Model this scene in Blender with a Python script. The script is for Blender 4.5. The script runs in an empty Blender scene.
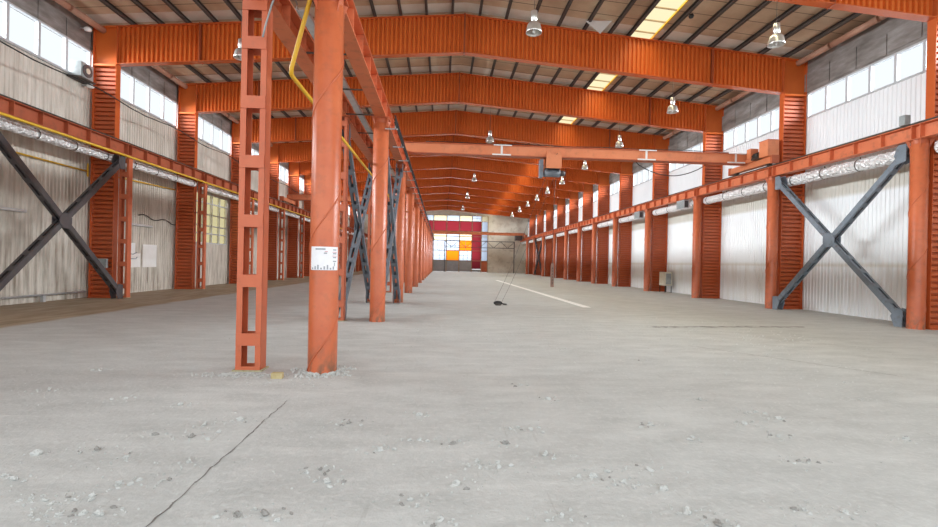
import bpy, math, random
from mathutils import Vector, Matrix
random.seed(7)
PI = math.pi
C = bpy.context.scene.collection
SC = bpy.context.scene

# ------------------------------------------------------------------ materials
def new_mat(name):
    m = bpy.data.materials.new(name); m.use_nodes = True
    nt = m.node_tree; nt.nodes.clear()
    o = nt.nodes.new('ShaderNodeOutputMaterial'); b = nt.nodes.new('ShaderNodeBsdfPrincipled')
    nt.links.new(b.outputs[0], o.inputs[0])
    return m, nt, b, o

def noise(nt, scale, detail=5, stretch=None, rough=0.6):
    tc = nt.nodes.new('ShaderNodeTexCoord'); mp = nt.nodes.new('ShaderNodeMapping')
    n = nt.nodes.new('ShaderNodeTexNoise'); n.inputs['Scale'].default_value = scale
    n.inputs['Detail'].default_value = detail; n.inputs['Roughness'].default_value = rough
    if stretch: mp.inputs['Scale'].default_value = stretch
    nt.links.new(tc.outputs['Object'], mp.inputs[0]); nt.links.new(mp.outputs[0], n.inputs['Vector'])
    return n

def ramp(nt, src, stops):
    r = nt.nodes.new('ShaderNodeValToRGB'); e = r.color_ramp.elements
    while len(e) < len(stops): e.new(0.5)
    for i, (p, c) in enumerate(stops):
        e[i].position = p; e[i].color = (c[0], c[1], c[2], 1) if not isinstance(c, (int, float)) else (c, c, c, 1)
    nt.links.new(src, r.inputs[0])
    return r

def mix(nt, fac, a, b, mode='MIX'):
    m = nt.nodes.new('ShaderNodeMix'); m.data_type = 'RGBA'; m.blend_type = mode
    for sock, v in ((m.inputs[0], fac), (m.inputs[6], a), (m.inputs[7], b)):
        if isinstance(v, (int, float)): sock.default_value = v
        elif isinstance(v, tuple): sock.default_value = (v[0], v[1], v[2], 1)
        else: nt.links.new(v, sock)
    return m.outputs[2]

def zramp(nt, stops, wob=0.0, axis=2, lo=0.0, hi=10.0):
    """grey ramp over one object coordinate, wobbled by noise"""
    tc = nt.nodes.new('ShaderNodeTexCoord'); sp = nt.nodes.new('ShaderNodeSeparateXYZ')
    nt.links.new(tc.outputs['Object'], sp.inputs[0])
    src = sp.outputs[axis]
    if wob:
        n = noise(nt, 0.7, 4)
        ma = nt.nodes.new('ShaderNodeMath'); ma.operation = 'MULTIPLY_ADD'
        ma.inputs[1].default_value = wob; nt.links.new(n.outputs[0], ma.inputs[0]); nt.links.new(src, ma.inputs[2])
        src = ma.outputs[0]
    mr = nt.nodes.new('ShaderNodeMapRange'); mr.inputs[1].default_value = lo; mr.inputs[2].default_value = hi
    nt.links.new(src, mr.inputs[0])
    return ramp(nt, mr.outputs[0], stops)

def bump(nt, b, src, strength, dist=0.02):
    bp = nt.nodes.new('ShaderNodeBump'); bp.inputs['Strength'].default_value = strength
    bp.inputs['Distance'].default_value = dist
    nt.links.new(src, bp.inputs['Height']); nt.links.new(bp.outputs[0], b.inputs['Normal'])

def paint(name, c1, c2, rough=0.5, metal=0.0, scale=3.0, stretch=None, bmp=0.0, dirt=None, dirt_amt=0.5, foot=None):
    m, nt, b, o = new_mat(name)
    n = noise(nt, scale, 6, stretch)
    r = ramp(nt, n.outputs[0], [(0.32, c1), (0.7, c2)])
    col = r.outputs[0]
    if dirt:
        n2 = noise(nt, scale * 3.1, 8, stretch)
        r2 = ramp(nt, n2.outputs[0], [(0.52, 0.0), (0.72, dirt_amt)])
        col = mix(nt, r2.outputs[0], col, dirt)
    if foot:                                               # rust and grime creeping up from the floor
        zr = zramp(nt, [(0.0, 0.95), (0.35, 0.55), (1.0, 0.0)], 0.0, 2, 0.0, 0.55)
        n4 = noise(nt, 9, 7, (1, 1, 0.5)); r4 = ramp(nt, n4.outputs[0], [(0.45, 0.0), (0.62, 1.0)])
        mm = nt.nodes.new('ShaderNodeMath'); mm.operation = 'MULTIPLY'
        nt.links.new(zr.outputs[0], mm.inputs[0]); nt.links.new(r4.outputs[0], mm.inputs[1])
        col = mix(nt, mm.outputs[0], col, foot)
    nt.links.new(col, b.inputs['Base Color'])
    b.inputs['Roughness'].default_value = rough; b.inputs['Metallic'].default_value = metal
    if bmp:
        n3 = noise(nt, scale * 8, 4); bump(nt, b, n3.outputs[0], bmp)
    return m

M = {}
M['frame'] = paint('orange_paint', (0.64, 0.130, 0.020), (0.73, 0.168, 0.030), 0.38, scale=1.2)
M['leg'] = paint('dark_orange_leg_paint', (0.46, 0.088, 0.022), (0.55, 0.115, 0.030), 0.42, scale=1.2)
M['flange'] = paint('orange_flange_paint', (0.52, 0.10, 0.026), (0.60, 0.13, 0.036), 0.24, scale=1.5)
M['post'] = paint('salmon_post_paint', (0.50, 0.11, 0.040), (0.58, 0.15, 0.058), 0.34, scale=2.2, dirt=(0.30, 0.10, 0.05), dirt_amt=0.45, foot=(0.16, 0.09, 0.055))
M['lattice'] = paint('salmon_lattice_paint', (0.50, 0.112, 0.045), (0.57, 0.145, 0.062), 0.45, scale=2.0, dirt=(0.34, 0.12, 0.06), dirt_amt=0.4)
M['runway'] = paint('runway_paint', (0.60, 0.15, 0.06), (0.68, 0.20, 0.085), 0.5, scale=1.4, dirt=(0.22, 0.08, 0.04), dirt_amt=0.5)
M['runway_dark'] = paint('dark_runway_paint', (0.34, 0.075, 0.03), (0.44, 0.11, 0.045), 0.5, scale=1.4, dirt=(0.16, 0.06, 0.03), dirt_amt=0.6)  # darker copy of the runway paint, for the girder by the beige wall
M['pendant'] = paint('pendant_enamel', (0.20, 0.11, 0.08), (0.28, 0.16, 0.12), 0.5)
M['crane'] = paint('crane_paint', (0.68, 0.21, 0.085), (0.74, 0.26, 0.12), 0.5, scale=1.0, dirt=(0.30, 0.10, 0.05), dirt_amt=0.4)
M['rail'] = paint('dark_rail_steel', (0.05, 0.045, 0.04), (0.10, 0.085, 0.07), 0.5, 0.6, scale=4)
M['brace_blue'] = paint('blue_grey_paint', (0.15, 0.185, 0.225), (0.21, 0.25, 0.295), 0.42, 0.0, scale=2, dirt=(0.07, 0.05, 0.04), dirt_amt=0.5)
M['brace_dark'] = paint('charcoal_paint', (0.055, 0.05, 0.055), (0.095, 0.088, 0.092), 0.5, 0.0, scale=2, dirt=(0.12, 0.08, 0.05), dirt_amt=0.4)
M['brace_mid'] = paint('slate_paint', (0.10, 0.115, 0.135), (0.17, 0.19, 0.22), 0.5, 0.0, scale=2)
M['purlin'] = paint('purlin_primer', (0.060, 0.045, 0.038), (0.10, 0.075, 0.06), 0.7, scale=1)
M['yellow'] = paint('yellow_gas_paint', (0.66, 0.38, 0.015), (0.76, 0.46, 0.03), 0.4, scale=3)
M['roof_strip'] = paint('pale_roof_strip', (0.72, 0.66, 0.56), (0.84, 0.79, 0.70), 0.6, scale=1.5)
M['galv'] = paint('galvanised_steel', (0.50, 0.53, 0.55), (0.64, 0.67, 0.69), 0.42, 0.5, scale=6)
M['alu'] = paint('spun_aluminium', (0.62, 0.61, 0.58), (0.78, 0.77, 0.74), 0.28, 0.8, scale=4)
M['bulb'] = paint('bulb_glass', (0.85, 0.85, 0.83), (0.92, 0.92, 0.9), 0.2)
M['white'] = paint('white_paint', (0.80, 0.79, 0.76), (0.86, 0.85, 0.83), 0.5, scale=3)
M['paper'] = paint('paper', (0.78, 0.78, 0.80), (0.84, 0.84, 0.86), 0.6, scale=9)
M['ink'] = paint('grey_ink', (0.24, 0.26, 0.29), (0.36, 0.38, 0.41), 0.7)
M['red_ink'] = paint('red_ink', (0.60, 0.28, 0.32), (0.66, 0.36, 0.40), 0.7)
M['black'] = paint('black_rubber', (0.012, 0.012, 0.012), (0.03, 0.028, 0.026), 0.6)
M['grey_metal'] = paint('grey_enamel', (0.26, 0.29, 0.29), (0.36, 0.39, 0.39), 0.5, scale=5)
M['cream'] = paint('cream_enamel', (0.66, 0.62, 0.50), (0.76, 0.72, 0.60), 0.5, scale=5, dirt=(0.40, 0.30, 0.18), dirt_amt=0.4)
M['mullion'] = paint('window_bar', (0.46, 0.48, 0.50), (0.56, 0.58, 0.60), 0.5)
M['mullion_brown'] = paint('rusty_window_bar', (0.30, 0.20, 0.12), (0.40, 0.28, 0.17), 0.6)
M['dark_duct'] = paint('pinkish_eave_paint', (0.40, 0.20, 0.13), (0.52, 0.30, 0.21), 0.55, scale=2)
M['chip'] = paint('plaster_chip', (0.37, 0.378, 0.36), (0.60, 0.61, 0.59), 0.9, scale=18)
M['chip_shade'] = paint('shade_toned_chip', (0.22, 0.215, 0.20), (0.36, 0.35, 0.33), 0.9, scale=18)  # darker copy of the chip colour, paints in the shade on the rubble
M['foot'] = paint('mossy_plate', (0.30, 0.28, 0.15), (0.46, 0.43, 0.30), 0.9, scale=14)
M['wood'] = paint('mustard_wood', (0.40, 0.31, 0.14), (0.52, 0.44, 0.25), 0.8, scale=14)
M['line'] = paint('worn_line_paint', (0.80, 0.80, 0.78), (0.88, 0.88, 0.86), 0.8, scale=5, dirt=(0.50, 0.49, 0.46), dirt_amt=0.8)
M['crack'] = paint('crack_dirt', (0.13, 0.12, 0.11), (0.24, 0.23, 0.215), 0.95, scale=6)
M['splice'] = paint('dark_splice_paint', (0.26, 0.055, 0.018), (0.34, 0.075, 0.024), 0.5)
M['gusset'] = paint('gusset_paint', (0.45, 0.10, 0.035), (0.54, 0.13, 0.05), 0.5)

def insul_mat():
    m, nt, b, o = new_mat('grimy_insulation_board')
    n = noise(nt, 1.1, 8, (0.6, 0.7, 2.5))
    r = ramp(nt, n.outputs[0], [(0.25, (0.11, 0.095, 0.085)), (0.5, (0.235, 0.215, 0.20)), (0.75, (0.40, 0.385, 0.375))])
    nt.links.new(r.outputs[0], b.inputs['Base Color']); b.inputs['Roughness'].default_value = 0.8
    bump(nt, b, n.outputs[0], 0.5, 0.04); return m
M['insul'] = insul_mat()

def foil_mat():
    m, nt, b, o = new_mat('crinkled_foil')
    n = noise(nt, 9, 5)
    r = ramp(nt, n.outputs[0], [(0.3, (0.75, 0.75, 0.74)), (0.5, (0.97, 0.97, 0.97))])
    nt.links.new(r.outputs[0], b.inputs['Base Color']); b.inputs['Roughness'].default_value = 0.35
    b.inputs['Metallic'].default_value = 0.2
    v = nt.nodes.new('ShaderNodeTexVoronoi'); v.inputs['Scale'].default_value = 11
    tc = nt.nodes.new('ShaderNodeTexCoord'); nt.links.new(tc.outputs['Object'], v.inputs['Vector'])
    bump(nt, b, v.outputs['Distance'], 1.0, 0.09); return m
M['foil'] = foil_mat()

def wall_white():
    m, nt, b, o = new_mat('white_wall_sheet')
    base = ramp(nt, noise(nt, 0.5, 5, (1, 1, 0.3)).outputs[0], [(0.3, (0.83, 0.86, 0.88)), (0.7, (0.90, 0.925, 0.94))])
    streak = ramp(nt, noise(nt, 1.0, 7, (1, 5, 0.35)).outputs[0], [(0.45, 0.0), (0.75, 0.55)])
    low = zramp(nt, [(0.0, 0.75), (0.12, 0.35), (0.19, 0.75), (0.215, 0.12), (0.30, 0.0)], 0.35)
    fac = nt.nodes.new('ShaderNodeMath'); fac.operation = 'MULTIPLY'
    nt.links.new(streak.outputs[0], fac.inputs[0]); nt.links.new(low.outputs[0], fac.inputs[1])
    c = mix(nt, fac.outputs[0], base.outputs[0], (0.42, 0.34, 0.20))
    line = zramp(nt, [(0.0, 0.0), (0.178, 0.0), (0.186, 0.42), (0.20, 0.0)], 0.05)
    c = mix(nt, line.outputs[0], c, (0.50, 0.42, 0.27))
    band = zramp(nt, [(0.0, 0.0), (0.44, 0.0), (0.455, 0.55), (0.50, 0.6), (0.53, 0.0)], 0.05)
    c = mix(nt, band.outputs[0], c, (0.42, 0.36, 0.24))
    nt.links.new(c, b.inputs['Base Color']); b.inputs['Roughness'].default_value = 0.45
    return m
M['wall_white'] = wall_white()

def wall_beige():
    m, nt, b, o = new_mat('stained_beige_sheet')
    base = ramp(nt, noise(nt, 0.7, 6, (1, 1, 0.35)).outputs[0], [(0.28, (0.55, 0.50, 0.43)), (0.72, (0.76, 0.72, 0.65))])
    streak = ramp(nt, noise(nt, 1.6, 8, (1, 4, 0.4)).outputs[0], [(0.42, 0.0), (0.68, 0.8)])
    low = zramp(nt, [(0.0, 1.0), (0.2, 0.85), (0.45, 0.6), (0.6, 0.4), (1.0, 0.35)], 1.2)
    fac = nt.nodes.new('ShaderNodeMath'); fac.operation = 'MULTIPLY'
    nt.links.new(streak.outputs[0], fac.inputs[0]); nt.links.new(low.outputs[0], fac.inputs[1])
    c = mix(nt, fac.outputs[0], base.outputs[0], (0.19, 0.15, 0.10))
    blot = ramp(nt, noise(nt, 0.9, 8, (1, 1, 1.2)).outputs[0], [(0.55, 0.0), (0.7, 0.5)])
    fac2 = nt.nodes.new('ShaderNodeMath'); fac2.operation = 'MULTIPLY'
    lo2 = zramp(nt, [(0.0, 1.0), (0.3, 0.6), (0.5, 0.0)], 0.5)
    nt.links.new(blot.outputs[0], fac2.inputs[0]); nt.links.new(lo2.outputs[0], fac2.inputs[1])
    c = mix(nt, fac2.outputs[0], c, (0.70, 0.66, 0.58))
    nt.links.new(c, b.inputs['Base Color']); b.inputs['Roughness'].default_value = 0.6
    return m
M['wall_beige'] = wall_beige()
M['wall_back'] = paint('cream_back_sheet', (0.62, 0.56, 0.46), (0.78, 0.73, 0.63), 0.6, scale=0.5, dirt=(0.36, 0.30, 0.22), dirt_amt=0.6)

def roof_mat():
    m, nt, b, o = new_mat('tan_roof_sheet')
    base = ramp(nt, noise(nt, 0.45, 6).outputs[0], [(0.3, (0.43, 0.29, 0.19)), (0.5, (0.59, 0.43, 0.285)), (0.72, (0.78, 0.63, 0.44))])
    tc = nt.nodes.new('ShaderNodeTexCoord'); sp = nt.nodes.new('ShaderNodeSeparateXYZ')
    nt.links.new(tc.outputs['Object'], sp.inputs[0])
    md = nt.nodes.new('ShaderNodeMath'); md.operation = 'PINGPONG'; md.inputs[1].default_value = 0.45
    nt.links.new(sp.outputs[1], md.inputs[0])
    lt = nt.nodes.new('ShaderNodeMath'); lt.operation = 'LESS_THAN'; lt.inputs[1].default_value = 0.018
    nt.links.new(md.outputs[0], lt.inputs[0])
    c = mix(nt, lt.outputs[0], base.outputs[0], (0.16, 0.11, 0.08))
    nt.links.new(c, b.inputs['Base Color']); b.inputs['Roughness'].default_value = 0.7
    return m
M['roof'] = roof_mat()

def floor_mat():
    m, nt, b, o = new_mat('dusty_concrete')
    big = ramp(nt, noise(nt, 0.22, 6).outputs[0], [(0.3, (0.455, 0.467, 0.455)), (0.7, (0.548, 0.562, 0.545))])
    mid = ramp(nt, noise(nt, 1.3, 9, (1, 2.2, 1)).outputs[0], [(0.35, 0.0), (0.70, 0.55)])
    c = mix(nt, mid.outputs[0], big.outputs[0], (0.31, 0.318, 0.305))
    fine = ramp(nt, noise(nt, 16, 8).outputs[0], [(0.50, 0.0), (0.68, 0.5)])
    c = mix(nt, fine.outputs[0], c, (0.58, 0.59, 0.57))
    smear = ramp(nt, noise(nt, 0.9, 5, (0.6, 2.5, 1)).outputs[0], [(0.56, 0.0), (0.72, 0.6)])
    c = mix(nt, smear.outputs[0], c, (0.60, 0.61, 0.59))
    scr = ramp(nt, noise(nt, 2.0, 2, (9, 0.7, 1)).outputs[0], [(0.67, 0.0), (0.72, 0.22)])
    c = mix(nt, scr.outputs[0], c, (0.26, 0.25, 0.23))
    # sandy aisle along the beige wall
    ai = zramp(nt, [(0.0, 1.0), (0.487, 1.0), (0.515, 0.0), (1.0, 0.0)], 0.5, 0, -14.0, -4.6)
    sand = ramp(nt, noise(nt, 1.6, 8, (2.2, 0.4, 1)).outputs[0], [(0.3, (0.24, 0.185, 0.115)), (0.7, (0.43, 0.35, 0.25))])
    c = mix(nt, ai.outputs[0], c, sand.outputs[0])
    nt.links.new(c, b.inputs['Base Color'])
    rr = ramp(nt, noise(nt, 0.6, 5).outputs[0], [(0.3, 0.55), (0.7, 0.85)])
    nt.links.new(rr.outputs[0], b.inputs['Roughness'])
    bn = noise(nt, 22, 8); bump(nt, b, bn.outputs[0], 0.4, 0.03)
    return m
M['floor'] = floor_mat()

def pane_mat(name, col, trans=0.75, glow=None):
    m, nt, b, o = new_mat(name)
    nt.nodes.remove(b)
    t = nt.nodes.new('ShaderNodeBsdfTransparent'); t.inputs[0].default_value = (*col, 1)
    d = nt.nodes.new('ShaderNodeBsdfTranslucent'); d.inputs[0].default_value = (*col, 1)
    mx = nt.nodes.new('ShaderNodeMixShader'); mx.inputs[0].default_value = 1 - trans
    nt.links.new(t.outputs[0], mx.inputs[1]); nt.links.new(d.outputs[0], mx.inputs[2])
    nt.links.new(mx.outputs[0], o.inputs[0])
    return m
M['pane'] = pane_mat('high_window_pane', (0.70, 0.71, 0.715), 1.0)
M['pane_warm'] = pane_mat('yellowed_pane', (0.58, 0.54, 0.40), 1.0)
M['gate_pane'] = pane_mat('dusty_gate_pane', (0.46, 0.49, 0.54), 0.6)
M['sky_pane'] = pane_mat('yellowed_skylight', (0.74, 0.68, 0.53), 1.0)
M['pane_red'] = pane_mat('red_film', (0.25, 0.075, 0.09), 0.25)
M['pane_orange'] = pane_mat('orange_film', (0.52, 0.25, 0.05), 0.3)
M['pane_cream'] = pane_mat('cream_film', (0.50, 0.46, 0.37), 0.3)
M['door_grey'] = paint('grey_door_sheet', (0.26, 0.25, 0.25), (0.36, 0.35, 0.34), 0.6, scale=1)

# ------------------------------------------------------------------ mesh builder
class MB:
    def __init__(s): s.v = []; s.f = []; s.sm = []
    def face(s, idx, smooth=False): s.f.append(idx); s.sm.append(smooth)
    def box(s, x0, x1, y0, y1, z0, z1):
        b = len(s.v)
        s.v += [(x, y, z) for z in (z0, z1) for y in (y0, y1) for x in (x0, x1)]
        for q in ((0, 2, 3, 1), (4, 5, 7, 6), (0, 1, 5, 4), (2, 6, 7, 3), (0, 4, 6, 2), (1, 3, 7, 5)):
            s.face([b + i for i in q])
        return s
    def prism(s, pts, off):
        """polygon pts (3-D) extruded by off"""
        b = len(s.v); n = len(pts); o = Vector(off)
        s.v += [tuple(p) for p in pts] + [tuple(Vector(p) + o) for p in pts]
        s.face([b + i for i in range(n)][::-1]); s.face([b + n + i for i in range(n)])
        for i in range(n):
            j = (i + 1) % n; s.face([b + i, b + j, b + n + j, b + n + i])
        return s
    def bar(s, a, c, w, h, up=(1, 0, 0)):
        """box bar from a to c; w across, h along 'up'"""
        a, c = Vector(a), Vector(c); d = (c - a).normalized(); u = Vector(up)
        u = (u - d * u.dot(d)).normalized(); r = d.cross(u)
        pts = [a + r * (i * w / 2) + u * (j * h / 2) for i, j in ((-1, -1), (1, -1), (1, 1), (-1, 1))]
        return s.prism(pts, c - a)
    def tube(s, path, r, n=10, caps=True, rads=None):
        b = len(s.v); path = [Vector(p) for p in path]; m = len(path)
        t0 = (path[1] - path[0]).normalized()
        u = t0.orthogonal().normalized()
        for i, p in enumerate(path):
            t = (path[min(i + 1, m - 1)] - path[max(i - 1, 0)]).normalized()
            u = (u - t * u.dot(t)).normalized(); w = t.cross(u)
            rr = rads[i] if rads else r
            for k in range(n):
                a = 2 * PI * k / n
                s.v.append(tuple(p + (u * math.cos(a) + w * math.sin(a)) * rr))
        for i in range(m - 1):
            for k in range(n):
                k2 = (k + 1) % n
                s.face([b + i * n + k, b + i * n + k2, b + (i + 1) * n + k2, b + (i + 1) * n + k], True)
        if caps:
            s.face([b + k for k in range(n)][::-1]); s.face([b + (m - 1) * n + k for k in range(n)])
        return s
    def lathe(s, prof, n=24, cx=0, cy=0):
        b = len(s.v); m = len(prof)
        for r, z in prof:
            for k in range(n):
                a = 2 * PI * k / n; s.v.append((cx + r * math.cos(a), cy + r * math.sin(a), z))
        for i in range(m - 1):
            for k in range(n):
                k2 = (k + 1) % n
                s.face([b + i * n + k, b + i * n + k2, b + (i + 1) * n + k2, b + (i + 1) * n + k], True)
        return s
    def strip(s, A, B, smooth=False):
        """ruled sheet between two equally long polylines"""
        b = len(s.v); n = len(A)
        s.v += [tuple(p) for p in A] + [tuple(p) for p in B]
        for i in range(n - 1): s.face([b + i, b + i + 1, b + n + i + 1, b + n + i], smooth)
        return s
    def build(s, name, mat, parent=None, loc=None):
        me = bpy.data.meshes.new(name)
        me.from_pydata(s.v, [], s.f); me.polygons.foreach_set('use_smooth', s.sm)
        me.materials.append(M[mat] if isinstance(mat, str) else mat); me.update()
        o = bpy.data.objects.new(name, me); C.objects.link(o)
        if parent: o.parent = parent
        if loc: o.location = loc
        return o

def tag(o, label=None, cat=None, group=None, kind=None):
    if label: o['label'] = label
    if cat: o['category'] = cat
    if group: o['group'] = group
    if kind: o['kind'] = kind
    return o
def empty(name, loc, label, cat, group=None):
    o = bpy.data.objects.new(name, None); C.objects.link(o); o.location = loc; o.empty_display_size = 0.2
    return tag(o, label, cat, group, 'thing')
def struct(o): o['kind'] = 'structure'; return o
def copy_tree(o, parent=None, loc=None):
    c = o.copy(); C.objects.link(c)
    if parent: c.parent = parent
    if loc: c.location = loc
    for ch in list(o.children): copy_tree(ch, c)
    return c
ORD = ['first', 'second', 'third', 'fourth', 'fifth', 'sixth', 'seventh', 'eighth', 'ninth', 'tenth', 'eleventh',
       'twelfth', 'thirteenth', 'fourteenth', 'fifteenth']

# ------------------------------------------------------------------ measurements (metres, camera over the origin)
FY = [7.08, 13.01, 19.1, 24.98, 31.12, 37.12, 42.34, 47.05, 52.14, 57.67, 63.97, 70.1, 76.2]   # frame lines along the hall
YB = 83.0                       # back wall
XRID = 0.716
IN, OUT = 13.33, 14.30          # portal leg: inner and outer flange, from the ridge line
XL, XW = -13.62, 15.06          # wall planes
XRR, XM, XML, XLL = 13.757, -1.719, -2.775, -12.26   # crane post rows
ZG, ZGT = 5.494, 5.92           # runway girder bottom and top
zb = lambda d: 10.035 - d * 1.06 / 13.3
zt = lambda d: 11.565 - d * 1.125 / 13.3
ZS = lambda d: zt(d) + 0.20     # underside of the roof sheets
Y0 = 1.0                        # the hall is open towards the camera's back

# ------------------------------------------------------------------ floor, walls, roof
struct(MB().box(-16, 18, -8, YB + 2, -0.3, 0.0).build('floor', 'floor'))

def corr(y0, y1, z0, z1, x, nrm, pitch=0.16, amp=0.025, mb=None):
    mb = mb or MB(); ys = []; n = max(1, round((y1 - y0) / pitch)); p = (y1 - y0) / n
    for i in range(n):
        for t, a in ((0, 0), (0.55, 0), (0.68, 1), (0.87, 1)): ys.append((y0 + (i + t) * p, a))
    ys.append((y1, 0))
    mb.strip([(x + nrm * amp * a, y, z0) for y, a in ys], [(x + nrm * amp * a, y, z1) for y, a in ys])
    return mb

RW0, RW1 = 7.98, 8.95           # window band beside the white wall
LW0, LW1 = 8.20, 9.38           # window band beside the beige wall
w = corr(Y0, YB, 0, RW0, XW, -1)
w.box(XW + 0.03, XW + 0.12, Y0, YB, 0, RW0 - 0.05)
struct(w.build('wall_right', 'wall_white'))
w = MB(); w.box(XW - 0.02, XW + 0.12, Y0, YB, RW1, 10.75)
for i in range(68):             # overlapping boards
    y = Y0 + i * 1.2; w.box(XW - 0.05, XW - 0.02, y + 0.02, y + 1.17, RW1 + 0.08 + random.random() * 0.08, 9.75 + random.random() * 0.15)
struct(w.build('wall_right_upper', 'insul'))

LWIN = (26.9, 30.75, 2.45, 5.26)    # big window low in the beige wall
w = MB()
corr(Y0, LWIN[0], 0, LW0, XL, 1, mb=w); corr(LWIN[1], YB, 0, LW0, XL, 1, mb=w)
corr(LWIN[0], LWIN[1], 0, LWIN[2], XL, 1, mb=w); corr(LWIN[0], LWIN[1], LWIN[3], LW0, XL, 1, mb=w)
for a in ((Y0, LWIN[0], 0, LW0 - 0.05), (LWIN[1], YB, 0, LW0 - 0.05), (LWIN[0], LWIN[1], 0, LWIN[2]), (LWIN[0], LWIN[1], LWIN[3], LW0 - 0.05)):
    w.box(XL - 0.12, XL - 0.03, *a)
struct(w.build('wall_left', 'wall_beige'))
w = MB(); w.box(XL - 0.12, XL + 0.02, Y0, YB, LW1, 10.75)
for i in range(68):
    y = Y0 + i * 1.2; w.box(XL + 0.02, XL + 0.045, y + 0.02, y + 1.17, LW1 + 0.06, 10.1)
struct(w.build('wall_left_upper', 'insul'))

# roof: two slopes, the strip of skylights left open
def slab(mb, d0, d1, side):
    a, b = XRID + side * d0, XRID + side * d1
    mb.prism([(a, Y0, ZS(d0)), (b, Y0, ZS(d1)), (b, Y0, ZS(d1) + 0.06), (a, Y0, ZS(d0) + 0.06)], (0, YB + 0.3 - Y0, 0))
SKY0, SKY1 = 6.85, 7.78         # distance of the skylight strip from the ridge
r = MB(); slab(r, 0, 14.9, -1); slab(r, 0, SKY0, 1); slab(r, SKY1, 14.9, 1)
struct(r.build('ceiling', 'roof'))
WN = [0]
def wname(): WN[0] += 1; return 'window_%d' % WN[0]
edges = [Y0] + FY[1:] + [YB]
for i in range(len(edges) - 1):
    a, b = edges[i], edges[i + 1]
    if b < 10: continue
    p = MB(); x0, x1 = XRID + SKY0, XRID + SKY1
    p.prism([(x0, a, ZS(SKY0) + 0.03), (x1, a, ZS(SKY1) + 0.03), (x1, a, ZS(SKY1) + 0.036), (x0, a, ZS(SKY0) + 0.036)], (0, b - a, 0))
    o = struct(p.build(wname(), 'sky_pane'))
    f = MB(); y = a + 0.45
    while y < b:
        f.bar((x0, y, ZS(SKY0)), (x1, y, ZS(SKY1)), 0.035, 0.05, (0, 0, 1)); y += 0.9
    f.build('glazing_bar', 'mullion_brown', o)
    MB().bar((x1 - 0.02, a, ZS(SKY1) - 0.02), (x1 - 0.02, b, ZS(SKY1) - 0.02), 0.05, 0.08, (0, 0, 1)).build('edge_trim', 'yellow', o)

# window bands
for side, X, z0, z1 in ((1, XW, RW0, RW1), (-1, XL, LW0, LW1)):
    for i in range(len(FY)):
        a = FY[i] + 0.16 if i else 1.2
        b = FY[i + 1] - 0.16 if i + 1 < len(FY) else YB
        if i == 0: a = 7.3
        o = struct(MB().box(X + side * 0.05 - 0.004, X + side * 0.05 + 0.004, a, b, z0, z1).build(wname(), 'pane'))
        f = MB(); n = round((b - a) / (1.0 if side > 0 else 1.08))
        for k in range(n + 1):
            y = a + (b - a) * k / n
            f.box(X - 0.03, X + 0.09, y - 0.05, y + 0.05, z0, z1)
        f.box(X - 0.035, X + 0.1, a, b, z0 - 0.05, z0 + 0.02); f.box(X - 0.035, X + 0.1, a, b, z1 - 0.03, z1 + 0.03)
        f.build('window_frame', 'mullion', o)

# big window in the beige wall
a, b, z0, z1 = LWIN
o = struct(MB().box(XL - 0.07, XL - 0.06, a, b, z0, z1).build(wname(), 'pane_warm'))
f = MB()
for y in (a, a + 0.55, a + 1.0, a + 1.95, a + 2.9, b): f.box(XL - 0.09, XL + 0.04, y - 0.035, y + 0.035, z0, z1)
for z in (z0, z0 + 0.55, z0 + 1.0, z0 + 1.65, z0 + 2.3, z1): f.box(XL - 0.09, XL + 0.035, a, b, z - 0.03, z + 0.03)
f.build('window_frame', 'mullion', o)
tag(MB().box(XL + 0.04, XL + 0.16, 31.35, 31.5, 0, 5.4).build('steel_upright', 'brace_dark'),
    'dark steel upright against the beige wall beside the yellowed window', 'post', kind='thing')

# back wall with its big glazed gate
bx = [-3.75, -1.55, 0.74, 2.98, 5.17, 6.84, 7.97]
bz = [0.0, 1.99, 3.73, 5.47, 6.22, 6.85, 7.21, 8.88, 9.85]
w = MB()
w.box(bx[-1], XW, YB, YB + 0.15, 0, 11.9)
w.box(XL, bx[0], YB, YB + 0.15, 0, 11.9)
w.box(bx[0], bx[-1], YB, YB + 0.15, 9.85, 11.9)
for x in (9.7, 11.5, 13.2): w.box(x, x + 0.06, YB - 0.03, YB, 0, 9.6)
for z in (2.0, 3.7): w.box(bx[-1], XW, YB - 0.03, YB, z, z + 0.08)
struct(w.build('wall_back', 'wall_back'))
g = struct(MB().box(bx[0], bx[-1], YB - 0.05, YB, 9.80, 9.9).build('window_90', 'mullion_brown'))
fr = MB()
for x in bx: fr.box(x - 0.07, x + 0.07, YB - 0.08, YB + 0.05, 0, 9.85)
for z in (1.99, 3.73, 5.47, 6.22, 7.1, 8.88): fr.box(bx[0], bx[-1], YB - 0.07, YB + 0.05, z - 0.05, z + 0.05)
fr.build('window_frame', 'mullion_brown', g)
def pane(c0, c1, z0, z1, mat, name='pane', bars=0):
    c0 += 1; c1 += 1                                       # column -1 is the one behind the middle posts
    p = MB().box(bx[c0] + 0.06, bx[c1] - 0.06, YB + 0.01, YB + 0.02, z0, z1).build(name, mat, g)
    if bars:
        q = MB()
        for k in range(1, bars):
            x = bx[c0] + (bx[c1] - bx[c0]) * k / bars; q.box(x - 0.03, x + 0.03, YB - 0.03, YB + 0.01, z0, z1)
        zz = (z0 + z1) / 2; q.box(bx[c0], bx[c1], YB - 0.03, YB + 0.01, zz - 0.03, zz + 0.03)
        q.build('glazing_bar', 'mullion', p)
for c in range(-1, 5):
    top = 'pane_cream' if c in (0, 2, 4) else 'gate_pane'
    pane(c, c + 1, 8.95, 9.8, top, bars=2 if c == 3 else 0)
for c in range(-1, 4): pane(c, c + 1, 7.15, 8.85, 'pane_red', 'red_panel')
pane(4, 5, 2.0, 8.85, 'gate_pane')
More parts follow.
